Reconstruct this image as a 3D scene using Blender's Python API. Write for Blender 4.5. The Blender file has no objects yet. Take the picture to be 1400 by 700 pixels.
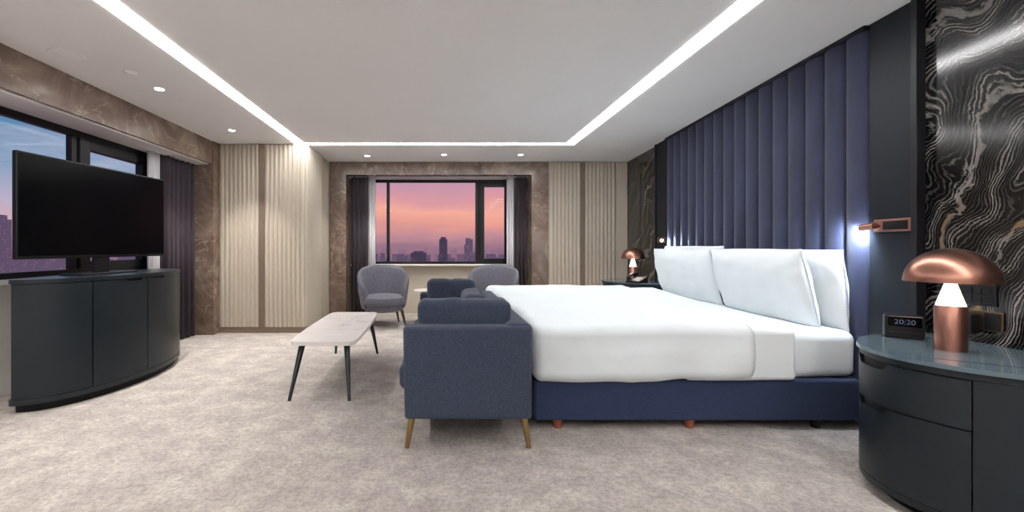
import bpy, math, random
from mathutils import Vector, noise, Matrix
random.seed(4)
F=580.0
sc=bpy.context.scene
def lin(c):
    c=c/255.0
    return c/12.92 if c<=0.04045 else ((c+0.055)/1.055)**2.4
def rgb(r,g,b): return (lin(r),lin(g),lin(b),1)
# ---------------------------------------------------------------- materials
def newmat(name):
    m=bpy.data.materials.new(name); m.use_nodes=True
    nt=m.node_tree; b=nt.nodes['Principled BSDF']
    return m,nt,b
def N(nt,t,**kw):
    n=nt.nodes.new(t)
    for k,v in kw.items():
        if k in n.inputs.keys(): n.inputs[k].default_value=v
        else: setattr(n,k,v)
    return n
def ramp(nt,stops,interp='LINEAR'):
    r=nt.nodes.new('ShaderNodeValToRGB'); r.color_ramp.interpolation=interp
    e=r.color_ramp.elements
    while len(e)<len(stops): e.new(0.5)
    for i,(p,c) in enumerate(stops): e[i].position=p; e[i].color=c
    return r
def simple(name,col,rough=0.5,metal=0,var=0.08,scale=8,bump=0,bscale=200,sheen=0,coat=0,stretch=None,spec=0.5):
    m,nt,b=newmat(name)
    tc=N(nt,'ShaderNodeTexCoord'); src=tc.outputs['Object']
    if stretch:
        mp=N(nt,'ShaderNodeMapping'); mp.inputs['Scale'].default_value=stretch
        nt.links.new(src,mp.inputs[0]); src=mp.outputs[0]
    n=N(nt,'ShaderNodeTexNoise'); n.inputs['Scale'].default_value=scale; n.inputs['Detail'].default_value=4
    nt.links.new(src,n.inputs['Vector'])
    lo=tuple(max(0,c*(1-var)) for c in col[:3])+(1,); hi=tuple(min(1,c*(1+var)) for c in col[:3])+(1,)
    r=ramp(nt,[(0.3,lo),(0.7,hi)]); nt.links.new(n.outputs['Fac'],r.inputs[0]); nt.links.new(r.outputs[0],b.inputs['Base Color'])
    b.inputs['Roughness'].default_value=rough; b.inputs['Metallic'].default_value=metal
    b.inputs['Specular IOR Level'].default_value=spec
    if sheen: b.inputs['Sheen Weight'].default_value=sheen; b.inputs['Sheen Roughness'].default_value=0.4
    if coat: b.inputs['Coat Weight'].default_value=coat; b.inputs['Coat Roughness'].default_value=0.08
    if bump:
        n2=N(nt,'ShaderNodeTexNoise'); n2.inputs['Scale'].default_value=bscale; n2.inputs['Detail'].default_value=3
        nt.links.new(src,n2.inputs['Vector'])
        bp=N(nt,'ShaderNodeBump'); bp.inputs['Strength'].default_value=bump; bp.inputs['Distance'].default_value=0.01
        nt.links.new(n2.outputs['Fac'],bp.inputs['Height']); nt.links.new(bp.outputs[0],b.inputs['Normal'])
    return m
def emis(name,col,s,base=(0,0,0,1)):
    m,nt,b=newmat(name); b.inputs['Base Color'].default_value=base
    b.inputs['Emission Color'].default_value=col; b.inputs['Emission Strength'].default_value=s
    return m
def brown_marble():
    m,nt,b=newmat('brown_marble')
    tc=N(nt,'ShaderNodeTexCoord')
    n1=N(nt,'ShaderNodeTexNoise'); n1.inputs['Scale'].default_value=2.6; n1.inputs['Detail'].default_value=8; n1.inputs['Roughness'].default_value=0.65; n1.inputs['Distortion'].default_value=1.0
    nt.links.new(tc.outputs['Object'],n1.inputs['Vector'])
    r1=ramp(nt,[(0.25,rgb(86,70,60)),(0.5,rgb(120,102,90)),(0.75,rgb(156,138,124))]); nt.links.new(n1.outputs['Fac'],r1.inputs[0])
    n2=N(nt,'ShaderNodeTexNoise'); n2.inputs['Scale'].default_value=1.4; n2.inputs['Detail'].default_value=6; n2.inputs['Distortion'].default_value=1.6
    mp=N(nt,'ShaderNodeMapping'); mp.inputs['Rotation'].default_value=(0.6,0.5,0.3)
    nt.links.new(tc.outputs['Object'],mp.inputs[0]); nt.links.new(mp.outputs[0],n2.inputs['Vector'])
    r2=ramp(nt,[(0.488,(0,0,0,1)),(0.5,(1,1,1,1)),(0.510,(0,0,0,1))]); nt.links.new(n2.outputs['Fac'],r2.inputs[0])
    mx=N(nt,'ShaderNodeMixRGB'); mx.inputs[2].default_value=rgb(196,180,162)
    ml=N(nt,'ShaderNodeMath',operation='MULTIPLY'); ml.inputs[1].default_value=0.42
    nt.links.new(r2.outputs[0],ml.inputs[0]); nt.links.new(ml.outputs[0],mx.inputs[0]); nt.links.new(r1.outputs[0],mx.inputs[1])
    nt.links.new(mx.outputs[0],b.inputs['Base Color']); b.inputs['Roughness'].default_value=0.22
    return m
def black_marble():
    m,nt,b=newmat('black_wave_marble')
    tc=N(nt,'ShaderNodeTexCoord')
    mp=N(nt,'ShaderNodeMapping'); mp.inputs['Rotation'].default_value=(1.0,0.0,0.0)
    nt.links.new(tc.outputs['Object'],mp.inputs[0])
    nz=N(nt,'ShaderNodeTexNoise'); nz.inputs['Scale'].default_value=1.0; nz.inputs['Detail'].default_value=2; nz.inputs['Distortion'].default_value=0.6
    nt.links.new(mp.outputs[0],nz.inputs['Vector'])
    mx0=N(nt,'ShaderNodeMixRGB',blend_type='ADD'); mx0.inputs[0].default_value=1.0
    nt.links.new(mp.outputs[0],mx0.inputs[1]); nt.links.new(nz.outputs['Color'],mx0.inputs[2])
    def wave(sc_,dist,stops,det=4,ds=1.0):
        w=N(nt,'ShaderNodeTexWave'); w.bands_direction='Z'; w.inputs['Scale'].default_value=sc_; w.inputs['Distortion'].default_value=dist; w.inputs['Detail'].default_value=det; w.inputs['Detail Scale'].default_value=ds; w.inputs['Detail Roughness'].default_value=0.6
        nt.links.new(mx0.outputs[0],w.inputs['Vector'])
        r=ramp(nt,stops); nt.links.new(w.outputs['Fac'],r.inputs[0]); return r
    a=wave(15,6,[(0.0,rgb(15,15,17)),(0.4,rgb(24,24,26)),(0.8,rgb(50,49,48)),(1.0,rgb(82,80,77))],6,1.4)
    a2=wave(1.9,7,[(0.0,(0.3,0.3,0.3,1)),(0.45,(0.6,0.6,0.6,1)),(0.8,(1.3,1.28,1.25,1)),(1.0,(2.4,2.3,2.2,1))],5,1.2)
    mm=N(nt,'ShaderNodeMixRGB',blend_type='MULTIPLY'); mm.inputs[0].default_value=1.0
    nt.links.new(a.outputs[0],mm.inputs[1]); nt.links.new(a2.outputs[0],mm.inputs[2])
    c=wave(0.8,7,[(0.0,(0,0,0,1)),(0.965,(0,0,0,1)),(1.0,(0.5,0.5,0.5,1))],6,1.6)
    n2=N(nt,'ShaderNodeTexNoise'); n2.inputs['Scale'].default_value=1.6; n2.inputs['Detail'].default_value=4
    nt.links.new(tc.outputs['Object'],n2.inputs['Vector'])
    r2=ramp(nt,[(0.46,rgb(138,134,130)),(0.56,rgb(146,116,78))]); nt.links.new(n2.outputs['Fac'],r2.inputs[0])
    mx=N(nt,'ShaderNodeMixRGB'); nt.links.new(c.outputs[0],mx.inputs[0]); nt.links.new(mm.outputs[0],mx.inputs[1]); nt.links.new(r2.outputs[0],mx.inputs[2])
    nt.links.new(mx.outputs[0],b.inputs['Base Color']); b.inputs['Roughness'].default_value=0.13
    return m
def carpet_mat():
    m,nt,b=newmat('mottled_carpet')
    tc=N(nt,'ShaderNodeTexCoord')
    n1=N(nt,'ShaderNodeTexNoise'); n1.inputs['Scale'].default_value=4.5; n1.inputs['Detail'].default_value=12; n1.inputs['Roughness'].default_value=0.82
    n3=N(nt,'ShaderNodeTexNoise'); n3.inputs['Scale'].default_value=40; n3.inputs['Detail'].default_value=5; n3.inputs['Roughness'].default_value=0.75
    for n in (n1,n3): nt.links.new(tc.outputs['Object'],n.inputs['Vector'])
    r1=ramp(nt,[(0.42,rgb(174,165,159)),(0.52,rgb(188,180,172)),(0.60,rgb(204,198,187))]); nt.links.new(n1.outputs['Fac'],r1.inputs[0])
    r3=ramp(nt,[(0.44,(0.76,0.75,0.77,1)),(0.54,(1,1,1,1))]); nt.links.new(n3.outputs['Fac'],r3.inputs[0])
    mx=N(nt,'ShaderNodeMixRGB',blend_type='MULTIPLY'); mx.inputs[0].default_value=0.85
    nt.links.new(r1.outputs[0],mx.inputs[1]); nt.links.new(r3.outputs[0],mx.inputs[2]); nt.links.new(mx.outputs[0],b.inputs['Base Color'])
    b.inputs['Roughness'].default_value=0.95; b.inputs['Specular IOR Level'].default_value=0.1
    n2=N(nt,'ShaderNodeTexNoise'); n2.inputs['Scale'].default_value=180; nt.links.new(tc.outputs['Object'],n2.inputs['Vector'])
    bp=N(nt,'ShaderNodeBump'); bp.inputs['Strength'].default_value=0.35; bp.inputs['Distance'].default_value=0.01
    nt.links.new(n2.outputs['Fac'],bp.inputs['Height']); nt.links.new(bp.outputs[0],b.inputs['Normal'])
    return m
def white_marble():
    m,nt,b=newmat('white_marble')
    tc=N(nt,'ShaderNodeTexCoord')
    n2=N(nt,'ShaderNodeTexNoise'); n2.inputs['Scale'].default_value=1.8; n2.inputs['Detail'].default_value=6; n2.inputs['Distortion'].default_value=1.2
    nt.links.new(tc.outputs['Object'],n2.inputs['Vector'])
    r=ramp(nt,[(0.3,rgb(226,218,214)),(0.485,rgb(222,213,209)),(0.5,rgb(196,183,178)),(0.515,rgb(224,216,212)),(0.8,rgb(230,224,220))])
    nt.links.new(n2.outputs['Fac'],r.inputs[0]); nt.links.new(r.outputs[0],b.inputs['Base Color']); b.inputs['Roughness'].default_value=0.3
    return m
def fabric(name,c1,c2,scale=260,rough=0.9,bump=0.12):
    m,nt,b=newmat(name)
    tc=N(nt,'ShaderNodeTexCoord')
    n1=N(nt,'ShaderNodeTexNoise'); n1.inputs['Scale'].default_value=scale; n1.inputs['Detail'].default_value=3
    mp=N(nt,'ShaderNodeMapping'); mp.inputs['Scale'].default_value=(1,1,0.35)
    nt.links.new(tc.outputs['Object'],mp.inputs[0]); nt.links.new(mp.outputs[0],n1.inputs['Vector'])
    r1=ramp(nt,[(0.35,c1),(0.65,c2)]); nt.links.new(n1.outputs['Fac'],r1.inputs[0]); nt.links.new(r1.outputs[0],b.inputs['Base Color'])
    b.inputs['Roughness'].default_value=rough; b.inputs['Sheen Weight'].default_value=0.12; b.inputs['Specular IOR Level'].default_value=0.2
    bp=N(nt,'ShaderNodeBump'); bp.inputs['Strength'].default_value=bump; bp.inputs['Distance'].default_value=0.002
    nt.links.new(n1.outputs['Fac'],bp.inputs['Height']); nt.links.new(bp.outputs[0],b.inputs['Normal'])
    return m
def glass_mat():
    m=bpy.data.materials.new('window_glass'); m.use_nodes=True; nt=m.node_tree; nt.nodes.clear()
    o=N(nt,'ShaderNodeOutputMaterial'); t=N(nt,'ShaderNodeBsdfTransparent'); g=N(nt,'ShaderNodeBsdfGlossy'); g.inputs['Roughness'].default_value=0.05
    mx=N(nt,'ShaderNodeMixShader'); mx.inputs[0].default_value=0.003
    nt.links.new(t.outputs[0],mx.inputs[1]); nt.links.new(g.outputs[0],mx.inputs[2]); nt.links.new(mx.outputs[0],o.inputs[0])
    return m
def city_mat(name,c,lit,s):  # dusk haze is painted into the colour and emitted
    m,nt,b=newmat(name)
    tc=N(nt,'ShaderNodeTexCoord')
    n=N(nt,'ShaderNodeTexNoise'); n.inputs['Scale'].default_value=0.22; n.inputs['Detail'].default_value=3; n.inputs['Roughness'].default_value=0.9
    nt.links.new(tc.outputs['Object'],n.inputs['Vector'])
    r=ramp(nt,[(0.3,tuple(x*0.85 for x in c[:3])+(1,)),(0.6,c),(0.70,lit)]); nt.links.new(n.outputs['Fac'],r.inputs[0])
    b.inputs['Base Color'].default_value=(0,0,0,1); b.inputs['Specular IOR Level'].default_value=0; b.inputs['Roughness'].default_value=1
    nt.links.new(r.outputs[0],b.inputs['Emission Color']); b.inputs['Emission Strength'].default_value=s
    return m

M_ceil=simple('ceiling_paint',rgb(242,241,241),0.85,var=0.01,scale=2,spec=0.2)
M_white=simple('white_paint',rgb(226,222,218),0.7,var=0.02)
M_wall=simple('cream_wall',rgb(216,210,202),0.7,var=0.03)
M_cream=simple('cream_lacquer_panel',rgb(190,180,164),0.55,var=0.03,scale=3)
M_bronze=simple('bronze_trim',rgb(136,120,106),0.4,0.4,var=0.05)
M_bmarble=brown_marble(); M_kmarble=black_marble(); M_carpet=carpet_mat(); M_wmarble=white_marble()
M_black=simple('black_frame',rgb(18,18,22),0.4,var=0.05,spec=0.3)
M_dark=simple('dark_green_grey_lacquer',rgb(29,35,40),0.32,var=0.05,scale=3,spec=0.28)
M_darker=simple('shadow_gap_black',rgb(8,9,11),0.5,var=0.05,spec=0.2)
M_column=simple('dark_blue_panel',rgb(20,25,32),0.45,var=0.06,scale=3,spec=0.2)
M_velvet=simple('navy_velvet',rgb(44,48,70),0.75,var=0.18,scale=5,bump=0.1,bscale=60,sheen=0.2,stretch=(1,1,0.6),spec=0.3)
M_bedbase=fabric('bed_base_navy',rgb(36,46,72),rgb(46,58,88))
M_sofa=fabric('sofa_navy_linen',rgb(43,49,64),rgb(62,70,88),scale=330)
M_chair=fabric('armchair_grey_velvet',rgb(86,85,95),rgb(104,103,114),scale=90)
M_curtain=simple('aubergine_curtain',rgb(58,49,57),0.9,var=0.12,scale=6,sheen=0.15)
M_sheer=simple('white_sheer',rgb(225,222,226),0.9,var=0.02)
M_linen=simple('white_bed_linen',rgb(232,239,242),0.85,var=0.012,scale=3,bump=0.08,bscale=14,spec=0.15)
M_copper=simple('brushed_copper',rgb(166,120,104),0.3,1.0,var=0.05,scale=30)
M_brass=simple('aged_brass',rgb(168,142,98),0.3,1.0,var=0.05,scale=30)
M_sock=simple('dark_bronze_socket',rgb(96,80,60),0.35,0.9,var=0.05,scale=30)
M_wood=simple('copper_wood_leg',rgb(150,80,56),0.4,var=0.15,scale=20)
M_legs=simple('dark_stained_leg',rgb(26,33,38),0.4,var=0.1,scale=20)
M_darkwood=simple('dark_wood_leg',rgb(42,30,28),0.45,var=0.1,scale=20)
M_screen=simple('tv_screen_glass',rgb(3,3,5),0.2,var=0.02,spec=0.12)
M_plastic=simple('black_plastic',rgb(16,16,18),0.4,var=0.05,spec=0.3)
M_glasstop=simple('teal_glass_top',rgb(88,106,116),0.1,var=0.03,coat=0.4)
M_led=emis('led_strip_glow',(0.99,0.985,0.985,1),17)
M_bulb=emis('downlight_glow',(1,0.95,0.88,1),25)
M_cold=emis('reading_led_glow',(0.85,0.92,1,1),150)
M_bulb2=emis('lamp_bulb_glow',(1,0.97,0.95,1),20)
M_cone=emis('painted_glow_cone',(1,0.97,0.96,1),0.7,base=(0.85,0.82,0.8,1))  # lamplight falling on the cone is put in as a soft emission
M_disp=emis('clock_digits',(0.4,0.5,0.9,1),0.12)
M_glass=glass_mat()

# ---------------------------------------------------------------- mesh helpers
def link(ob,parent=None):
    sc.collection.objects.link(ob)
    if parent: ob.parent=parent
    return ob
def mesh(name,v,f,mat,smooth=False,parent=None):
    me=bpy.data.meshes.new(name); me.from_pydata([tuple(p) for p in v],[],f); me.update()
    import bmesh
    bm=bmesh.new(); bm.from_mesh(me); bmesh.ops.recalc_face_normals(bm,faces=bm.faces); bm.to_mesh(me); bm.free()
    me.materials.append(mat)
    if smooth:
        for p in me.polygons: p.use_smooth=True
    return link(bpy.data.objects.new(name,me),parent)
def group(name,loc=(0,0,0),rot=0):
    e=bpy.data.objects.new(name,None); e.empty_display_size=0.1; e.location=loc; e.rotation_euler=(0,0,rot)
    return link(e)
def bevel(ob,w,s=3):
    m=ob.modifiers.new('bevel','BEVEL'); m.width=w; m.segments=s; m.limit_method='ANGLE'; m.angle_limit=0.6
    for p in ob.data.polygons: p.use_smooth=True
    ob.modifiers.new('wn','WEIGHTED_NORMAL')
    return ob
def box(name,lo,hi,mat,bev=0,parent=None,tf=None):
    x0,y0,z0=lo;x1,y1,z1=hi
    v=[(x0,y0,z0),(x1,y0,z0),(x1,y1,z0),(x0,y1,z0),(x0,y0,z1),(x1,y0,z1),(x1,y1,z1),(x0,y1,z1)]
    if tf: v=[tf(*p) for p in v]
    f=[(0,3,2,1),(4,5,6,7),(0,1,5,4),(1,2,6,5),(2,3,7,6),(3,0,4,7)]
    o=mesh(name,v,f,mat,parent=parent)
    if bev: bevel(o,bev)
    return o
def rbox(name,lo,hi,r,mat,n=10,amp=0,nscale=3,parent=None,fn=None,k=4):
    ax=[]
    for a in range(3):
        L,H=lo[a],hi[a]; rr=min(r,(H-L)/2*0.999)
        s=[L+rr*(1-math.tan((1-i/k)*math.pi/4)) for i in range(k)]
        e=[H-(x-L) for x in reversed(s)]
        m=[L+rr+(H-L-2*rr)*i/n for i in range(n+1)]
        ax.append((s+m+e,rr))
    idx={};V=[];Fc=[]
    def vid(i,j,l):
        key=(i,j,l)
        if key in idx: return idx[key]
        p=Vector((ax[0][0][i],ax[1][0][j],ax[2][0][l]))
        inn=Vector([min(max(p[a],lo[a]+ax[a][1]),hi[a]-ax[a][1]) for a in range(3)])
        d=p-inn
        if d.length<1e-9: d=Vector((0,0,1))
        d.normalize()
        q=inn+Vector((d[0]*ax[0][1],d[1]*ax[1][1],d[2]*ax[2][1]))
        if amp: q=q+d*amp*(noise.fractal(q*nscale,1.0,2.0,3))
        if fn: q=Vector(fn(q))
        idx[key]=len(V); V.append(q); return idx[key]
    cnt=[len(a[0]) for a in ax]
    for a in range(3):
        b,c=[x for x in range(3) if x!=a]
        for side in (0,cnt[a]-1):
            for i in range(cnt[b]-1):
                for j in range(cnt[c]-1):
                    q=[]
                    for (di,dj) in ((0,0),(1,0),(1,1),(0,1)):
                        t=[0,0,0]; t[a]=side; t[b]=i+di; t[c]=j+dj; q.append(vid(*t))
                    Fc.append(tuple(q))
    return mesh(name,V,Fc,mat,True,parent)
def lathe(name,prof,c,mat,seg=40,parent=None,sx=1,sy=1,smooth=True,cap=True):
    V=[];Fc=[];n=len(prof)
    for s in range(seg):
        a=2*math.pi*s/seg
        for r,z in prof: V.append((c[0]+max(r,1e-4)*math.cos(a)*sx,c[1]+max(r,1e-4)*math.sin(a)*sy,c[2]+z))
    for s in range(seg):
        t=(s+1)%seg
        for i in range(n-1): Fc.append((s*n+i,t*n+i,t*n+i+1,s*n+i+1))
    if cap:
        if prof[0][0]>1e-3: Fc.append(tuple(s*n for s in range(seg)))
        if prof[-1][0]>1e-3: Fc.append(tuple(s*n+n-1 for s in range(seg)))
    o=mesh(name,V,Fc,mat,smooth,parent)
    if smooth:
        m=o.modifiers.new('es','EDGE_SPLIT'); m.split_angle=0.7
    return o
def prism(name,pts,z0,z1,mat,parent=None,smooth=True,caps=True,tf=None):
    n=len(pts);V=[(p[0],p[1],z0) for p in pts]+[(p[0],p[1],z1) for p in pts]
    if tf: V=[tf(*p) for p in V]
    Fc=[(i,(i+1)%n,n+(i+1)%n,n+i) for i in range(n)]
    if caps: Fc+=[tuple(range(n)),tuple(range(n,2*n))]
    o=mesh(name,V,Fc,mat,smooth,parent)
    if smooth:
        m=o.modifiers.new('es','EDGE_SPLIT'); m.split_angle=0.6
    return o
def rod(name,p0,p1,r0,r1,mat,parent=None,seg=16):
    p0=Vector(p0);p1=Vector(p1);d=(p1-p0).normalized()
    u=d.cross(Vector((0,1,0.01))).normalized(); w=d.cross(u)
    V=[]
    for p,r in ((p0,r0),(p1,r1)):
        for s in range(seg):
            a=2*math.pi*s/seg; V.append(p+u*r*math.cos(a)+w*r*math.sin(a))
    Fc=[(s,(s+1)%seg,seg+(s+1)%seg,seg+s) for s in range(seg)]+[tuple(range(seg)),tuple(range(seg,2*seg))]
    o=mesh(name,V,Fc,mat,True,parent); m=o.modifiers.new('es','EDGE_SPLIT'); m.split_angle=0.7
    return o
def pillow(name,w,h,t,mat,M,parent=None,n=30,amp=0.014,seed=0):
    V=[];Fc=[];
    def pt(i,j,s):
        u=math.sin((-1+2*i/n)*math.pi/2); v=math.sin((-1+2*j/n)*math.pi/2)
        x=w/2*u*(1-0.05*v*v+0.05*(u*v)**4); z=h/2*v*(1-0.05*u*u+0.05*(u*v)**4)
        th=t/2*(max(0,(1-u**4))*max(0,(1-v**4)))**0.5
        wr=amp*noise.fractal(Vector((x*5+seed,z*6,s*3)),1,2,3)*min(1,th/(t*0.2))
        # soft diagonal creases from the corners
        wr+=0.004*math.sin(14*(abs(u)-abs(v)))*(abs(u*v))*min(1,th/(t*0.2))
        return M@Vector((x,s*th+wr,z))
    m=n+1
    for s in (1,-1):
        for i in range(m):
            for j in range(m): V.append(pt(i,j,s))
    for k in range(2):
        o=k*m*m
        for i in range(n):
            for j in range(n): Fc.append((o+i*m+j,o+(i+1)*m+j,o+(i+1)*m+j+1,o+i*m+j+1))
    me=mesh(name,V,Fc,mat,True,parent)
    wd=me.modifiers.new('w','WELD'); wd.merge_threshold=0.0005
    return me
def spot(name,loc,power,angle,parent,col=(1,0.95,0.88),blend=0.6,rad=0.03,target=None):
    l=bpy.data.lights.new(name,'SPOT'); l.energy=power; l.spot_size=angle; l.spot_blend=blend; l.shadow_soft_size=rad; l.color=col
    o=bpy.data.objects.new(name,l); o.location=loc
    if target: o.rotation_euler=(Vector(target)-Vector(loc)).to_track_quat('-Z','Y').to_euler()
    return link(o,parent)
def point(name,loc,power,parent,col=(1,0.95,0.9),rad=0.03):
    l=bpy.data.lights.new(name,'POINT'); l.energy=power; l.shadow_soft_size=rad; l.color=col
    o=bpy.data.objects.new(name,l); o.location=loc; return link(o,parent)

H=2.65
SL=0.0776
def W(a,b,z): return (2.64+SL*a-b, a, z)     # right wall coords: along, out, up
YB=-1.8; YF=7.22
# ---------------------------------------------------------------- shell
box('floor',(-3.75,YB,-0.1),(3.6,7.95,0),M_carpet)
box('ceiling',(-3.75,YB,H),(3.6,7.95,H+0.12),M_ceil)
box('wall_back',(-3.75,YB-0.15,0),(3.6,YB,H),M_wall)
def Wx(x,y,z): return W(y,-x,z)
k=18
for i in range(k):
    a=YB+(7.4-YB)*i/k; b=YB+(7.4-YB)*(i+1)/k
    box('wall_right',(0.0,a,0),(0.12,b,H),M_wall,tf=Wx)
box('wall_left',(-3.7,YB,0),(-3.5,5.8,0.9),M_white)
box('trim_1',(-3.7,YB,0.9),(-3.42,5.78,0.94),M_white,0.006)
box('wall_left_beam',(-3.7,YB,2.34),(-3.12,5.8,H),M_bmarble)
box('trim_2',(-3.495,YB,2.325),(-3.16,5.79,2.34),M_white)
box('wall_left_pillar',(-3.7,5.8,0),(-3.1,7.4,H),M_bmarble)
box('wall_far_right',(1.84,YF,0),(3.3,YF+0.2,H),M_cream)
box('wall_far_pillar',(1.55,YF-0.02,0),(1.84,YF+0.7,H),M_bmarble)
box('wall_far_pillar',(-1.88,YF-0.02,0),(-1.6,YF+0.7,H),M_bmarble)
box('wall_far_beam',(-1.6,YF-0.02,2.43),(1.55,YF+0.16,H),M_bmarble)
box('wall_far_recess_top',(-1.6,YF+0.16,2.43),(1.55,YF+0.7,H),M_white)
YG=7.73
box('wall_far_under_window',(-1.6,YG,0),(1.55,YG+0.15,0.87),M_cream)
box('trim_3',(-1.6,YG-0.16,0.865),(1.55,YG+0.12,0.895),M_white,0.006)
box('wall_far_side',(-1.6,YG,0.895),(-1.25,YG+0.15,2.43),M_wall)
box('wall_far_side',(1.29,YG,0.895),(1.55,YG+0.15,2.43),M_wall)
box('wall_behind_wardrobe',(-3.75,7.4,0),(-1.88,7.6,H),M_wall)
# far window
w=group('window_1')
z0,z1=0.895,2.43
def fr(x0,x1,za,zb,d=0.06,y=YG,nm='frame'): box(nm,(x0,y,za),(x1,y+d,zb),M_black,0.004,parent=w)
fr(-1.25,-1.19,z0,z1); fr(1.23,1.29,z0,z1); fr(-1.19,1.23,z0,z0+0.045); fr(-1.19,1.23,z1-0.05,z1)
fr(-0.98,-0.925,z0+0.045,z1-0.05,nm='mullion')
fr(0.64,0.70,z0+0.045,z1-0.05,nm='mullion')
for a in ((0.70,0.80,z0+0.045,z1-0.05),(1.17,1.23,z0+0.045,z1-0.05),(0.80,1.17,z0+0.045,z0+0.10),(0.80,1.17,z1-0.13,z1-0.05)): fr(*a,d=0.08,y=YG-0.02,nm='sash')
box('handle',(0.73,YG-0.05,1.45),(0.75,YG-0.02,1.62),M_black,0.004,parent=w)
box('glass',(-1.19,YG+0.03,z0+0.04),(1.23,YG+0.036,z1-0.04),M_glass,parent=w)
# left window
w=group('window_2')
def fl(y0,y1,za,zb,d=0.06,x=-3.5,nm='frame'): box(nm,(x-d,y0,za),(x,y1,zb),M_black,0.004,parent=w)
zl0,zl1=0.94,2.325
fl(YB,5.78,zl0,zl0+0.05);fl(YB,5.78,zl1-0.06,zl1)
for y in (YB+0.0,1.2,4.03): fl(y,y+0.07,zl0+0.05,zl1-0.06,nm='mullion')
fl(4.10,4.22,zl0+0.05,zl1-0.06,0.08,-3.48,'sash'); fl(4.22,4.95,zl1-0.16,zl1-0.06,0.08,-3.48,'sash'); fl(4.22,4.95,zl0+0.05,zl0+0.12,0.08,-3.48,'sash')
fl(4.95,5.06,zl0+0.05,zl1-0.06,0.08,-3.48,'sash'); fl(5.06,5.16,zl0+0.05,zl1-0.06,nm='mullion')
box('glass',(-3.536,YB,zl0+0.04),(-3.53,5.78,zl1-0.04),M_glass,parent=w)

# fluted wall panels
def flutes(x0,x1,pitch=0.062,depth=0.026):
    n=max(1,round((x1-x0)/pitch)); p=(x1-x0)/n; pts=[]
    for i in range(n):
        a=x0+i*p
        pts+=[(a,0),(a+p*0.2,0)]
        for k in range(0,7):
            t=k/6*math.pi; pts.append((a+p*0.6-p*0.36*math.cos(t),depth*(0.35+0.65*math.sin(t))))
        pts.append((a+p*0.98,0))
    return pts
def flute_panel(name,x0,x1,y,z0,z1,parent,axis='x',sgn=-1):
    pts=flutes(x0,x1)+[(x1,-0.01),(x0,-0.01)]
    if axis=='x': P=[(a,y+sgn*b) for a,b in pts]
    else: P=[(y+b,a) for a,b in pts]
    o=prism(name,P,z0,z1,M_cream,parent); return o
g=group('fluted_wardrobe')
box('carcass',(-3.1,5.96,0.0),(-1.905,7.2,H),M_cream,parent=g)
box('plinth',(-3.1,5.945,0.0),(-1.9,5.96,0.08),M_bronze,parent=g)
flute_panel('fluted_door_1',-3.09,-2.54,5.95,0.085,H-0.01,g)
box('bronze_strip',(-2.54,5.925,0.085),(-2.46,5.96,H-0.01),M_bronze,0.003,parent=g)
flute_panel('fluted_door_2',-2.46,-1.9,5.95,0.085,H-0.01,g)
flute_panel('fluted_side',5.97,6.72,-1.895,0.085,H-0.01,g,'y')
box('side_panel',(-1.905,6.73,0.0),(-1.885,7.19,H-0.01),M_cream,parent=g)
g=group('fluted_wall_panel')
flute_panel('fluted_board_1',1.86,2.38,YF-0.012,0.085,H-0.01,g)
box('bronze_strip',(2.38,YF-0.035,0.085),(2.45,YF,H-0.01),M_bronze,0.003,parent=g)
flute_panel('fluted_board_2',2.45,2.97,YF-0.012,0.085,H-0.01,g)
box('flat_board',(2.98,YF-0.03,0.085),(3.17,YF,H-0.01),M_cream,0.003,parent=g)
box('plinth',(1.85,YF-0.03,0),(3.17,YF,0.08),M_bronze,parent=g)

# ---------------------------------------------------------------- ceiling fixtures
g=group('led_strip_light')
zt=H; zb=H-0.004
xl,xr,ya,yb,wd=-1.895,1.755,-1.2,5.9,0.13
box('strip_side_1',(xl-wd,ya,zb),(xl,yb,zt),M_led,parent=g)
box('strip_side_2',(xr,ya,zb),(xr+wd,yb,zt),M_led,parent=g)
box('strip_end_1',(xl-wd,yb,zb),(xr+wd,yb+wd*0.8,zt),M_led,parent=g)
box('strip_end_2',(xl-wd,ya-wd,zb),(xr+wd,ya,zt),M_led,parent=g)
DL=[(-2.575,3.89,80),(-2.585,5.26,110),(-1.16,6.73,60),(0.057,6.65,60),(1.26,6.65,60),(-2.575,1.9,80),(-2.575,-0.2,80)]  # last two are out of view, added to light the room
for x,y,p in DL:
    g=group('ceiling_downlight',(x,y,H))
    lathe('trim_ring',[(0.035,-0.001),(0.05,-0.006),(0.058,-0.003),(0.06,0.0)],(0,0,0),M_white,parent=g,cap=False)
    lathe('lens',[(0.0,-0.004),(0.036,-0.004),(0.036,0.0)],(0,0,0),M_bulb,parent=g,cap=False)
    spot('beam',(0,0,-0.012),p,math.radians(85),g)
for x,y,r in ((-2.57,3.52,0.05),(1.55,6.67,0.045),(-2.82,3.2,0.11)):
    g=group('ceiling_sensor' if r<0.1 else 'ceiling_speaker',(x,y,H))
    h=0.02 if r<0.1 else 0.006
    lathe('body',[(0,-h),(r*0.7,-h),(r*0.75,-h*0.7),(r*0.97,-h*0.6),(r,0)],(0,0,0),M_ceil,parent=g,cap=False)
# added unseen lamps behind the camera, there to brighten the ceiling
for x in (-2.6,2.0):
    g=group('added_fill_uplight',(x,-0.9,0))
    lathe('base',[(0,0),(0.15,0),(0.15,0.02),(0.015,0.03),(0.012,1.75),(0,1.75)],(0,0,0),M_brass,parent=g,cap=False)
    lathe('bowl',[(0,1.74),(0.05,1.745),(0.12,1.78),(0.17,1.85),(0.165,1.85),(0.115,1.79),(0.05,1.755),(0,1.75)],(0,0,0),M_brass,parent=g,cap=False)
    spot('uplight',(0,0,1.83),300,math.radians(165),g,(1,0.985,0.98),0.5,0.08,target=(0,0,3))

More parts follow.
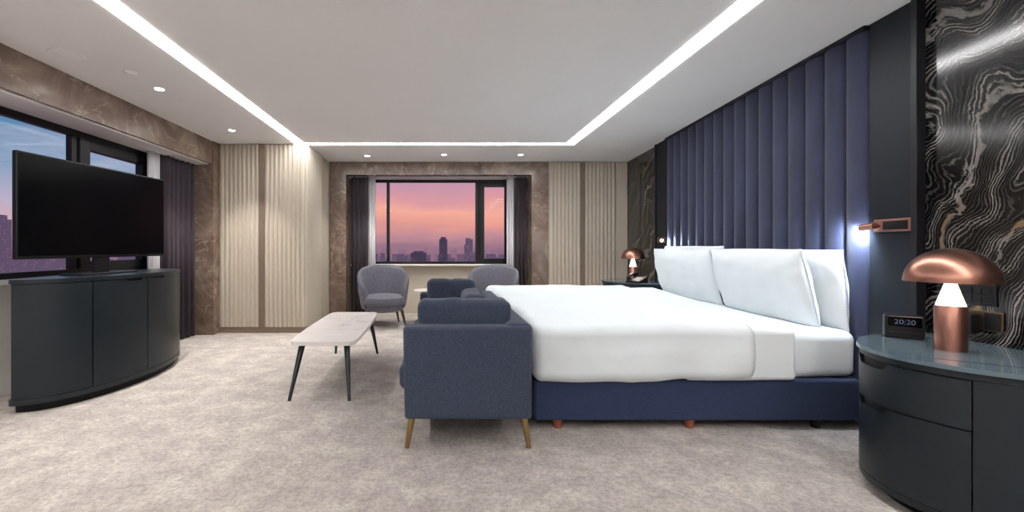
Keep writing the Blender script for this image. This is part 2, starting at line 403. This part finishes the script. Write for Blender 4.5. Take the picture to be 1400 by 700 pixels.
# ---------------------------------------------------------------- headboard wall
for i in range(7):
    a=YB+(2.49-YB)*i/7; b=YB+(2.49-YB)*(i+1)/7
    box('wall_marble_slab',(a,0,0),(b,0.02,H),M_kmarble,tf=W)
box('wall_marble_slab',(5.98,0,0),(6.59,0.02,H),M_kmarble,tf=W)
box('wall_marble_slab',(6.59,0,0),(7.19,0.02,H),M_kmarble,tf=W)
g=group('upholstered_headboard')
def wpr(name,pts,z0,z1,mat,parent): return prism(name,pts,z0,z1,mat,parent,tf=W)
na=16; pit=(5.65-2.77)/na
pts=[]
for i in range(na):
    a=2.77+i*pit
    for k in range(0,14):
        t=k/14*math.pi
        pts.append((a+pit/2-pit/2*math.cos(t),0.02+0.062*math.sin(t)**0.8 if k>0 else 0.008))
pts+=[(5.65,0.008),(5.65,0.0),(2.77,0.0)]
wpr('channel_padding',pts,0.05,H-0.03,M_velvet,g)
box('top_rail',(2.77,0,H-0.03),(5.65,0.09,H-0.001),M_column,0.003,parent=g,tf=W)
for nm,a,b in (('side_panel_near',2.49,2.765),('side_panel_far',5.655,5.98)):
    box(nm,(a,0,0),(b,0.06,H-0.001),M_column,0.004,parent=g,tf=W)
box('edge_strip_near',(2.455,0.02,0),(2.49,0.075,H-0.001),M_black,0.003,parent=g,tf=W)
box('edge_strip_far',(5.98,0.02,0),(6.01,0.075,H-0.001),M_black,0.003,parent=g,tf=W)

# ---------------------------------------------------------------- bed
g=group('double_bed')
Y0,Y1=2.78,5.62
rbox('base',(0.62,Y0,0.06),(2.77,Y1,0.33),0.02,M_bedbase,n=6,parent=g,fn=lambda q:(q.x+(SL*(q.y-Y0) if q.x>1.7 else 0),q.y,q.z))
sk=lambda q:(q.x+SL*(q.y-Y0)*max(0,(q.x-0.6)/2.2),q.y,q.z)
rbox('mattress',(0.68,Y0+0.02,0.33),(2.76,Y1-0.02,0.640),0.06,M_linen,n=30,amp=0.006,nscale=4,parent=g,fn=sk)
def sst(a,b,x):
    t=max(0,min(1,(x-a)/(b-a))); return t*t*(3-2*t)
def duvet(q,a=1.0):
    x,y,z=q
    top=sst(0.45,0.66,z); side=1-sst(0.5,0.62,z)
    x=x+top*(0.45*max(0,min(1.3,(x-0.9)/1.2)))*max(0,y-Y0-0.3)/2.6
    z2=z+top*(0.018*math.sin(max(0,min(1,(y-Y0)/2.9))*math.pi)+a*0.006*math.sin(x*5+y*2.3)+a*0.006*noise.fractal(Vector((x*1.8+y*1.1,y*3.2-x*2.0,0.3)),1,2,4))
    near=1-sst(Y0-0.01,Y0+0.08,y)
    fold=0.5+0.5*math.sin(x*7.5+1.7*math.sin(x*3.3+1))
    low=1-sst(0.33,0.62,z)
    y2=y-near*a*(0.022*low*fold+0.006*side)
    z2-=near*a*0.010*side*math.sin(x*2.1+0.6)
    return (x,y2,z2)
rbox('duvet',(0.592,Y0-0.052,0.322),(2.05,Y1+0.05,0.700),0.075,M_linen,n=64,amp=0.014,nscale=2.6,parent=g,fn=duvet,k=5)
rbox('folded_sheet',(1.6,Y0-0.022,0.325),(2.32,Y1+0.03,0.662),0.03,M_linen,n=40,amp=0.004,nscale=3,parent=g,fn=lambda q:duvet(q,0.35),k=5)
for i,(x,y) in enumerate(((0.78,2.83),(1.66,2.83),(2.5,2.83),(0.78,5.5),(1.65,5.5),(2.5,5.5))):
    rod('leg_%d'%(i+1),(x,y,0.0),(x,y,0.075),0.024,0.036,M_wood if x<2 else M_black,g)
def PM(cx,cy,cz,tilt):
    return Matrix.Translation((cx,cy,cz))@Matrix.Rotation(math.radians(90)-math.atan(SL),4,'Z')@Matrix.Rotation(tilt,4,'X')
def pil(nm,cx,cy,cz,w_,h_,t_,tilt,seed): pillow(nm,w_,h_,t_,M_linen,PM(cx,cy,cz,tilt),g,seed=seed)
pil('pillow_1',2.775,3.42,0.905,1.14,0.56,0.16,math.radians(-4),1)
pil('pillow_2',2.88,4.85,0.925,1.3,0.58,0.17,math.radians(-4),2)
pil('pillow_3',2.635,3.52,0.91,1.12,0.57,0.19,math.radians(-13),3)
pil('pillow_4',2.735,4.76,0.905,1.28,0.57,0.19,math.radians(-13),4)

# ---------------------------------------------------------------- sofa
g=group('two_seat_sofa')
YS0,YS1=2.49,4.50
rbox('arm_near',(-0.21,YS0,0.185),(0.54,YS0+0.13,0.73),0.022,M_sofa,n=8,parent=g,k=3,fn=lambda q:(q.x-0.02*(q.z-.18)*(1 if q.x<0.1 else 0),q.y,q.z))
rbox('arm_far',(-0.21,YS1-0.13,0.185),(0.54,YS1,0.73),0.022,M_sofa,n=8,parent=g,k=3)
rbox('back',(0.38,YS0+0.02,0.2),(0.55,YS1-0.02,0.745),0.05,M_sofa,n=10,parent=g,fn=lambda q:(q.x+0.03*(q.z-0.5),q.y,q.z))
rbox('seat_frame',(-0.21,YS0+0.05,0.185),(0.45,YS1-0.05,0.32),0.02,M_sofa,n=4,parent=g)
ym=(YS0+YS1)/2
for i,(a,b) in enumerate(((YS0+0.13,ym),(ym,YS1-0.13))):
    rbox('seat_cushion_%d'%(i+1),(-0.26,a,0.31),(0.40,b,0.47),0.05,M_sofa,n=8,amp=0.01,parent=g)
    rbox('back_cushion_%d'%(i+1),(0.19,a+0.02,0.46),(0.40,b-0.02,0.80),0.075,M_sofa,n=8,amp=0.02,parent=g)
def tuft(x0,ysg):
    def f(q):
        e=math.exp(-((q.x-x0)/0.022)**2)
        return (q.x,q.y+ysg*0.014*e,q.z-0.012*e*(1 if q.z>0.8 else 0))
    return f
rbox('bolster_cushion_near',(-0.145,YS0+0.135,0.47),(0.44,YS0+0.33,0.872),0.055,M_sofa,n=16,amp=0.012,nscale=6,parent=g,fn=tuft(0.14,1))
rbox('bolster_cushion_far',(-0.13,YS1-0.33,0.47),(0.35,YS1-0.14,0.885),0.06,M_sofa,n=12,amp=0.012,nscale=6,parent=g,fn=tuft(0.1,1))
for i,(x,y) in enumerate(((-0.17,YS0+0.05),(0.50,YS0+0.05),(-0.17,YS1-0.05),(0.50,YS1-0.05))):
    s=-1 if x<0.2 else 1
    rod('leg_%d'%(i+1),(x+s*0.03,y,0.0),(x,y,0.19),0.014,0.022,M_brass,g)

# ---------------------------------------------------------------- coffee table
g=group('coffee_table')
cx,cy,hx,hy=-0.945,4.05,0.275,0.76
pts=[]
for k in range(120):
    t=2*math.pi*k/120; c,s=math.cos(t),math.sin(t); e=2/14.0
    px=hx*math.copysign(abs(c)**e,c); py=hy*math.copysign(abs(s)**e,s)
    px*=1-0.07*(py/hy)**2
    pts.append((cx+px-0.02*(py/hy),cy+py))
o=prism('top',pts,0.435,0.465,M_wmarble,g)
pts2=[(cx+(x-cx)*0.8,cy+(y-cy)*0.86) for x,y in pts]
prism('apron',pts2,0.41,0.435,M_legs,g)
for i,(sx,sy) in enumerate(((-1,-1),(1,-1),(-1,1),(1,1))):
    rod('leg_%d'%(i+1),(cx+sx*0.235,cy+sy*0.74,0),(cx+sx*0.18,cy+sy*0.58,0.42),0.012,0.026,M_legs,g)

# ---------------------------------------------------------------- armchairs
def armchair(loc,rot):
    g=group('lounge_armchair',loc,rot)   # faces local -Y
    V=[];Fc=[];n=44
    sec=16
    for i in range(n+1):
        ph=-2.15+4.3*i/n
        c=abs(ph)/2.15
        top=0.92-0.33*(c**2.2)
        bot=0.25+0.02*c
        for k in range(sec):
            t=2*math.pi*k/sec
            zz=(top+bot)/2+(top-bot)/2*math.copysign(abs(math.sin(t))**0.5,math.sin(t))
            lean=(zz-0.3)*0.17*(1-0.25*c)
            r=0.31+0.036*math.copysign(abs(math.cos(t))**0.7,math.cos(t))+lean
            V.append((r*math.sin(ph)*1.0,r*math.cos(ph)*0.95,zz))
    for i in range(n):
        for k in range(sec):
            a=i*sec+k;b=i*sec+(k+1)%sec; Fc.append((a,b,b+sec,a+sec))
    Fc+=[tuple(range(sec)),tuple(n*sec+k for k in range(sec))]
    mesh('barrel_back',V,Fc,M_chair,True,g)
    lathe('seat_frame',[(0,0.24),(0.27,0.24),(0.30,0.26),(0.30,0.34),(0,0.34)],(0,-0.02,0),M_chair,parent=g,sx=1.0,sy=1.05)
    lathe('seat_cushion',[(0,0.33),(0.29,0.33),(0.325,0.36),(0.33,0.40),(0.31,0.45),(0.25,0.475),(0,0.485)],(0,-0.06,0),M_chair,parent=g,sx=1,sy=1.02)
    for i,(x,y) in enumerate(((-0.24,-0.26),(0.24,-0.26),(-0.22,0.22),(0.22,0.22))):
        rod('leg_%d'%(i+1),(x*1.25,y*1.2,0),(x,y,0.27),0.013,0.024,M_darkwood,g)
armchair((-0.87,6.5,0),math.radians(14))
armchair((0.82,6.6,0),math.radians(-16))
g=group('round_side_table',(-0.22,6.75,0))
lathe('top',[(0,0.5),(0.2,0.5),(0.21,0.51),(0.205,0.525),(0,0.525)],(0,0,0),M_wmarble,parent=g)
lathe('pedestal',[(0,0),(0.15,0),(0.15,0.012),(0.02,0.02),(0.016,0.5),(0,0.5)],(0,0,0),M_legs,parent=g)

# ---------------------------------------------------------------- curtains
def curtain(name,p0,p1,z0,z1,mat,waves,amp=0.035):
    p0=Vector(p0);p1=Vector(p1);d=(p1-p0);L=d.length;d.normalize();nn=Vector((-d.y,d.x))
    A=[];n=waves*10
    for i in range(n+1):
        t=i/n; w_=amp*math.sin(t*waves*2*math.pi)+amp*0.3*math.sin(t*waves*5.1)
        A.append(p0+d*L*t+nn*w_)
    V=[(p.x,p.y,z0) for p in A]+[(p.x,p.y,z1) for p in A]
    Fc=[(i,i+1,n+2+i,n+1+i) for i in range(n)]
    o=mesh(name,V,Fc,mat,True); s=o.modifiers.new('s','SOLIDIFY'); s.thickness=0.006
curtain('dark_curtain',(-1.56,7.45),(-1.27,7.45),0.01,2.425,M_curtain,4)
curtain('dark_curtain',(1.30,7.45),(1.51,7.45),0.01,2.425,M_curtain,3)
curtain('sheer_curtain',(-1.27,7.50),(-1.15,7.50),0.01,2.425,M_sheer,3,0.02)
curtain('sheer_curtain',(1.17,7.50),(1.29,7.50),0.01,2.425,M_sheer,3,0.02)
curtain('dark_curtain',(-3.36,5.12),(-3.36,5.74),0.01,2.32,M_curtain,6,0.04)
curtain('sheer_curtain',(-3.38,4.93),(-3.38,5.10),0.01,2.32,M_sheer,3,0.025)

# ---------------------------------------------------------------- curved furniture
def ell(cx,cy,ax_,by,th,sg): return (cx+sg*ax_*math.sin(th),cy-by*math.cos(th))
def epanel(name,cx,cy,ax_,by,t0,t1,z0,z1,sg,mat,parent,out=0.012,inn=-0.004,notch=None,n=28):
    t0=math.radians(t0);t1=math.radians(t1);V=[];Fc=[]
    for i in range(n+1):
        th=t0+(t1-t0)*i/n; s=i/n; zt_=z1
        if notch:
            a,b,d=notch
            if a<s<b:
                e=min((s-a),(b-s))/(0.18*(b-a)); e=min(1,e); zt_=z1-d*(e*e*(3-2*e))
        for off in (out,inn):
            x,y=ell(cx,cy,ax_+off,by+off,th,sg)
            V.append((x,y,z0)); V.append((x,y,zt_))
    for i in range(n):
        a=i*4;b=a+4
        Fc+=[(a,b,b+1,a+1),(a+2,a+3,b+3,b+2),(a+1,b+1,b+3,a+3),(a,a+2,b+2,b)]
    Fc+=[(0,1,3,2),(n*4,n*4+2,n*4+3,n*4+1)]
    o=mesh(name,V,Fc,mat,True,parent); m=o.modifiers.new('es','EDGE_SPLIT'); m.split_angle=0.6
    return o
def halfell(cx,cy,ax_,by,sg,back=0,off=0,n=48,backflat=None):
    P=[ell(cx,cy,ax_+off,by+off,math.pi*i/n,sg) for i in range(n+1)]
    if backflat is not None:
        P+= [(backflat[1],cy+by+off),(backflat[0],cy-by-off)]
    elif back: P+=[(cx-sg*(back+off)*math.sin(math.pi*i/24),cy+(by+off)*math.cos(math.pi*i/24)) for i in range(1,24)]
    return P
g=group('curved_tv_cabinet')
cx,cy,A,B=-3.08,3.89,0.44,0.84
BK=0.12
prism('plinth',halfell(cx,cy,A,B,1,BK,-0.03),0.0,0.075,M_darker,g)
prism('body',halfell(cx,cy,A,B,1,BK,-0.002),0.075,0.935,M_darker,g)
prism('bottom_band',halfell(cx,cy,A,B,1,BK,0.015),0.06,0.10,M_dark,g)
prism('top',halfell(cx,cy,A,B,1,BK,0.015),0.935,0.965,M_dark,g)
ds=[(1,49.4,None),(50.1,84.5,(0.55,0.9,0.02)),(85.1,124.5,(0.08,0.4,0.02)),(125.1,179,None)]
for i,(a,b,nn) in enumerate(ds): epanel('door_%d'%(i+1),cx,cy,A,B,a,b,0.104,0.93,1,M_dark,g,notch=nn)
g=group('flat_screen_television',(-3.015,3.78,0),math.atan2(1.37,0.17))
rbox('panel',(-0.70,-0.02,1.11),(0.70,0.022,1.91),0.01,M_plastic,n=2,parent=g,k=2)
box('screen',(-0.688,-0.0225,1.135),(0.688,-0.0195,1.898),M_screen,parent=g)
rbox('rear_housing',(-0.4,0.02,1.2),(0.4,0.06,1.6),0.015,M_plastic,n=2,parent=g,k=2)
box('stand_neck',(-0.07,-0.01,0.975),(0.07,0.03,1.12),M_plastic,0.005,parent=g)
rbox('stand_base',(-0.28,-0.10,0.965),(0.28,0.12,0.98),0.007,M_plastic,n=2,parent=g,k=2)

def nightstand(cx,cy):
    g=group('curved_nightstand')
    A,B,sg=0.685,0.475,-1
    fl_=(2.61+SL*(cy-B),2.61+SL*(cy+B))
    P=lambda off:halfell(cx,cy,A,B,sg,off=off,backflat=fl_)
    prism('plinth',P(-0.06),0.0,0.07,M_darker,g)
    prism('body',P(-0.004),0.07,0.675,M_darker,g)
    prism('bottom_band',P(0.012),0.055,0.085,M_dark,g)
    prism('top_band',P(0.010),0.662,0.69,M_dark,g)
    prism('glass_top',P(0.022),0.69,0.71,M_glasstop,g)
    epanel('side_panel_near',cx,cy,A,B,1,61.5,0.088,0.66,sg,M_dark,g)
    epanel('drawer_1',cx,cy,A,B,62,150,0.455,0.655,sg,M_dark,g,notch=(0.33,0.66,0.035),n=50)
    epanel('drawer_2',cx,cy,A,B,62,150,0.088,0.448,sg,M_dark,g,notch=(0.33,0.66,0.035),n=50)
    epanel('side_panel_far',cx,cy,A,B,150.5,179,0.088,0.66,sg,M_dark,g)
nightstand(2.77,1.95); nightstand(3.10,6.25)

def lamp(x,y,z,power):
    g=group('mushroom_table_lamp',(x,y,z))
    lathe('base',[(0,0),(0.054,0),(0.054,0.205),(0.05,0.212),(0,0.212)],(0,0,0),M_copper,parent=g)
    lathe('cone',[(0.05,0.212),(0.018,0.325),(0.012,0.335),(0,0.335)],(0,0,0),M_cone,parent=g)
    lathe('stem',[(0.006,0.335),(0.006,0.45)],(0,0,0),M_copper,parent=g,seg=12)
    prof=[];R=0.158
    for k in range(0,15):
        t=k/14*math.pi/2; prof.append((R*math.cos(t),0.325+0.16*math.sin(t)))
    inner=[(r*0.975,0.325+(z_-0.325)*0.96) for r,z_ in prof]
    lathe('dome_shade',prof[::-1]+inner,(0,0,0),M_copper,parent=g,seg=56,cap=False)
    lathe('bulb',[(0,0.365),(0.02,0.372),(0.028,0.39),(0.02,0.408),(0,0.415)],(0,0,0),M_bulb2,parent=g,seg=20)
    for a in (0,2.1,4.2): point('glow',(0.075*math.cos(a),0.075*math.sin(a),0.37),power,g,rad=0.02)
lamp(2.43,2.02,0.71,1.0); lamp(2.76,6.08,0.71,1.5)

g=group('digital_alarm_clock',(2.50,2.29,0.71),math.radians(-38))
rbox('body',(-0.075,-0.03,0.0),(0.075,0.04,0.125),0.012,M_plastic,n=3,parent=g)
box('display',(-0.062,-0.032,0.065),(0.062,-0.029,0.115),M_screen,parent=g)
cu=bpy.data.curves.new('digits','FONT'); cu.body='20:20'; cu.size=0.036; cu.align_x='CENTER'; cu.extrude=0.0005; cu.materials.append(M_disp)
o=bpy.data.objects.new('digits',cu); o.location=(0,-0.033,0.078); o.rotation_euler=(math.pi/2,0,0); link(o,g)
for k in range(4): box('button_%d'%(k+1),(-0.055+k*0.03,-0.033,0.03),(-0.035+k*0.03,-0.029,0.036),M_dark,parent=g)

# reading lights
def reader(a,z,s,sg=1):
    g=group('copper_reading_light')
    rbox('back_plate',(a-0.12,0.06,z-0.04),(a+0.12,0.075,z+0.04),0.006,M_copper,n=2,parent=g,fn=lambda q:W(*q))
    rbox('recess',(a-0.095,0.075,z-0.026),(a+0.055,0.079,z+0.026),0.002,M_darker,n=2,parent=g,fn=lambda q:W(*q),k=2)
    rod('swivel',W(a+sg*0.085,0.07,z),W(a+sg*0.085,0.12,z),0.012,0.012,M_copper,g)
    rod('head',W(a+sg*0.05,0.13,z),W(a+sg*0.15,0.13,z-0.01),0.02,0.02,M_copper,g)
    rod('led',W(a+sg*0.1501,0.13,z-0.01),W(a+sg*0.156,0.13,z-0.0105),0.016,0.016,M_cold,g)
    spot('beam',W(a+sg*0.165,0.13,z-0.012),s,math.radians(150),g,(0.72,0.84,1),0.9,0.015,target=W(a+sg*0.32,0.04,z-0.22))
reader(2.60,1.335,30,1)
reader(5.80,1.30,26,-1)

g=group('light_switch_panel')
rbox('plate',(2.12,0.02,0.90),(2.27,0.03,1.01),0.004,M_black,n=2,parent=g,fn=lambda q:W(*q),k=2)
for i in range(3):
    for j in range(2): box('button_%d'%(i*2+j+1),(2.135+i*0.042,0.03,0.915+j*0.045),(2.17+i*0.042,0.034,0.95+j*0.045),M_plastic,0.002,parent=g,tf=W)
g=group('power_socket')
rbox('plate',(2.09,0.02,0.775),(2.27,0.03,0.875),0.004,M_sock,n=2,parent=g,fn=lambda q:W(*q),k=2)
box('socket_1',(2.10,0.03,0.782),(2.165,0.034,0.868),M_plastic,0.002,parent=g,tf=W)
box('adapter',(2.18,0.03,0.755),(2.255,0.085,0.855),M_plastic,0.006,parent=g,tf=W)
cu=bpy.data.curves.new('cable','CURVE'); cu.dimensions='3D'; cu.bevel_depth=0.003; sp=cu.splines.new('BEZIER'); pp=[W(2.2,0.07,0.76),W(2.23,0.12,0.725),W(2.3,0.2,0.716),(2.53,2.33,0.74)]
sp.bezier_points.add(3)
for b_,p in zip(sp.bezier_points,pp): b_.co=p; b_.handle_left_type='AUTO'; b_.handle_right_type='AUTO'
cu.materials.append(M_plastic); link(bpy.data.objects.new('cable',cu),g)
g=group('desk_telephone',(2.72,5.88,0.71),math.radians(-60))
mesh('body',[(-0.1,-0.09,0),(0.1,-0.09,0),(0.1,0.1,0),(-0.1,0.1,0),(-0.1,-0.09,0.025),(0.1,-0.09,0.025),(0.1,0.1,0.085),(-0.1,0.1,0.085)],[(0,3,2,1),(4,5,6,7),(0,1,5,4),(1,2,6,5),(2,3,7,6),(3,0,4,7)],M_plastic,parent=g)
rbox('handset',(-0.095,-0.09,0.085),(-0.045,0.10,0.11),0.012,M_plastic,n=8,parent=g,fn=lambda q:(q.x,q.y,q.z+0.3*q.y+0.02*math.cos(q.y*16)))
box('earpiece',(-0.095,0.055,0.07),(-0.045,0.10,0.125),M_plastic,0.008,parent=g)
box('mouthpiece',(-0.095,-0.09,0.03),(-0.045,-0.045,0.075),M_plastic,0.008,parent=g)
for i in range(4):
    for j in range(3):
        y=-0.06+i*0.03; zz=0.025+(y+0.09)/0.19*0.06
        box('key_%d'%(i*3+j+1),(-0.02+j*0.032,y,zz),(0.002+j*0.032,y+0.02,zz+0.012),M_white,parent=g)

# ---------------------------------------------------------------- city outside
def city(name,n,dmin,dmax,ztop,mat,amin,amax,tw=0.0):
    V=[];Fc=[]
    for i in range(n):
        az=math.radians(random.uniform(amin,amax)); d=random.uniform(dmin,dmax)
        x,y=-d*math.sin(az),d*math.cos(az)
        w_=random.uniform(8,30);dp=random.uniform(8,25);zt_=random.uniform(*ztop)
        if random.random()<tw: zt_=random.uniform(2,28); w_*=0.6
        k=len(V)
        for zz in (-95,zt_):
            for sx,sy in ((-1,-1),(1,-1),(1,1),(-1,1)): V.append((x+sx*w_/2,y+sy*dp/2,zz))
        Fc+=[(k+4,k+5,k+6,k+7),(k,k+1,k+5,k+4),(k+1,k+2,k+6,k+5),(k+2,k+3,k+7,k+6),(k+3,k,k+4,k+7)]
    return mesh(name,V,Fc,mat)
MC1=city_mat('city_dusk_near',rgb(74,64,88),rgb(190,150,130),0.62)  # rows painted paler with distance, as haze
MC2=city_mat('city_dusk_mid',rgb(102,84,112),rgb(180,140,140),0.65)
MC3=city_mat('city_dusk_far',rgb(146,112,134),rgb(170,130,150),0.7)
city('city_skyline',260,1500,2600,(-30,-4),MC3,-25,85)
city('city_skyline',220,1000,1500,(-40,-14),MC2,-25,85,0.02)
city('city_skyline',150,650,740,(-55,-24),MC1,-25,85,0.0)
def tower(name,px,w,zt_,d,mat,cap=0):
    g=group(name)
    x=(px-602)/F*d
    box('shaft',(x-w/2,d,-95),(x+w/2,d+w,zt_),mat,parent=g); box('crown',(x-w*0.32,d+1,zt_),(x+w*0.32,d+w-1,zt_+cap),mat,parent=g)
tower('skyscraper',606,15,16,780,MC1,cap=4); tower('skyscraper',640,13,6,780,MC2,cap=12); tower('skyscraper',572,28,-9,780,MC1,cap=3); tower('skyscraper',655,12,-14,780,MC1,cap=2)
g=group('skyscraper')
box('shaft',(-810,760,-95),(-790,782,52),MC2,parent=g)
box('crown',(-806,764,52),(-794,778,60),MC2,parent=g)
box('city_ground',(-5000,-1500,-96),(3500,6000,-95),city_mat('city_ground_haze',rgb(116,92,118),rgb(190,130,110),0.65))

# ---------------------------------------------------------------- sky
wd_=bpy.data.worlds.new('dusk_sky'); sc.world=wd_; wd_.use_nodes=True; nt=wd_.node_tree; nt.nodes.clear()
out=N(nt,'ShaderNodeOutputWorld'); bg=N(nt,'ShaderNodeBackground'); tc=N(nt,'ShaderNodeTexCoord'); sp=N(nt,'ShaderNodeSeparateXYZ')
nt.links.new(tc.outputs['Generated'],sp.inputs[0])
mp=N(nt,'ShaderNodeMapping'); mp.inputs['Scale'].default_value=(2,2,9); nt.links.new(tc.outputs['Generated'],mp.inputs[0])
cn=N(nt,'ShaderNodeTexNoise'); cn.inputs['Scale'].default_value=1.6; cn.inputs['Detail'].default_value=7; cn.inputs['Roughness'].default_value=0.55; nt.links.new(mp.outputs[0],cn.inputs['Vector'])
ad=N(nt,'ShaderNodeMath',operation='MULTIPLY_ADD'); ad.inputs[1].default_value=0.10; nt.links.new(cn.outputs['Fac'],ad.inputs[0])
sb=N(nt,'ShaderNodeMath',operation='SUBTRACT'); sb.inputs[1].default_value=0.05; nt.links.new(sp.outputs['Z'],sb.inputs[0]); nt.links.new(sb.outputs[0],ad.inputs[2])
m2=N(nt,'ShaderNodeMath',operation='MULTIPLY'); m2.inputs[1].default_value=2.0; nt.links.new(ad.outputs[0],m2.inputs[0])
sunset=ramp(nt,[(0.0,rgb(146,110,128)),(0.04,rgb(178,130,142)),(0.10,rgb(218,148,138)),(0.17,rgb(232,164,146)),(0.24,rgb(208,146,154)),(0.34,rgb(174,140,166)),(0.6,rgb(100,110,170))])
blue=ramp(nt,[(0.0,rgb(150,120,150)),(0.06,rgb(206,160,170)),(0.16,rgb(176,166,188)),(0.28,rgb(124,150,180)),(0.45,rgb(70,120,160)),(0.8,rgb(40,80,130))])
nt.links.new(m2.outputs[0],sunset.inputs[0]); nt.links.new(m2.outputs[0],blue.inputs[0])
cr=ramp(nt,[(0.5,(0,0,0,1)),(0.72,(0.6,0.6,0.6,1))]); nt.links.new(cn.outputs['Fac'],cr.inputs[0])
cm=N(nt,'ShaderNodeMixRGB'); cm.inputs[2].default_value=rgb(215,204,212); nt.links.new(cr.outputs[0],cm.inputs[0]); nt.links.new(blue.outputs[0],cm.inputs[1])
mr=N(nt,'ShaderNodeMapRange'); mr.inputs['From Min'].default_value=-0.25; mr.inputs['From Max'].default_value=-0.55; nt.links.new(sp.outputs['X'],mr.inputs['Value'])
mx=N(nt,'ShaderNodeMixRGB'); nt.links.new(mr.outputs[0],mx.inputs[0]); nt.links.new(sunset.outputs[0],mx.inputs[1]); nt.links.new(cm.outputs[0],mx.inputs[2])
nt.links.new(mx.outputs[0],bg.inputs[0]); bg.inputs[1].default_value=0.80; nt.links.new(bg.outputs[0],out.inputs[0])

# ---------------------------------------------------------------- camera
cam=bpy.data.cameras.new('camera'); co=bpy.data.objects.new('camera',cam); link(co)
cam.sensor_width=36; cam.lens=F/1400*36; cam.shift_x=98/1400; cam.shift_y=-12/1400; cam.clip_end=8000; cam.clip_start=0.05
co.location=(0,0,1.2); co.rotation_euler=(math.pi/2,0,0); sc.camera=co
sc.view_settings.view_transform='Standard'; sc.view_settings.look='None'; sc.view_settings.exposure=0.5; sc.view_settings.gamma=1.0
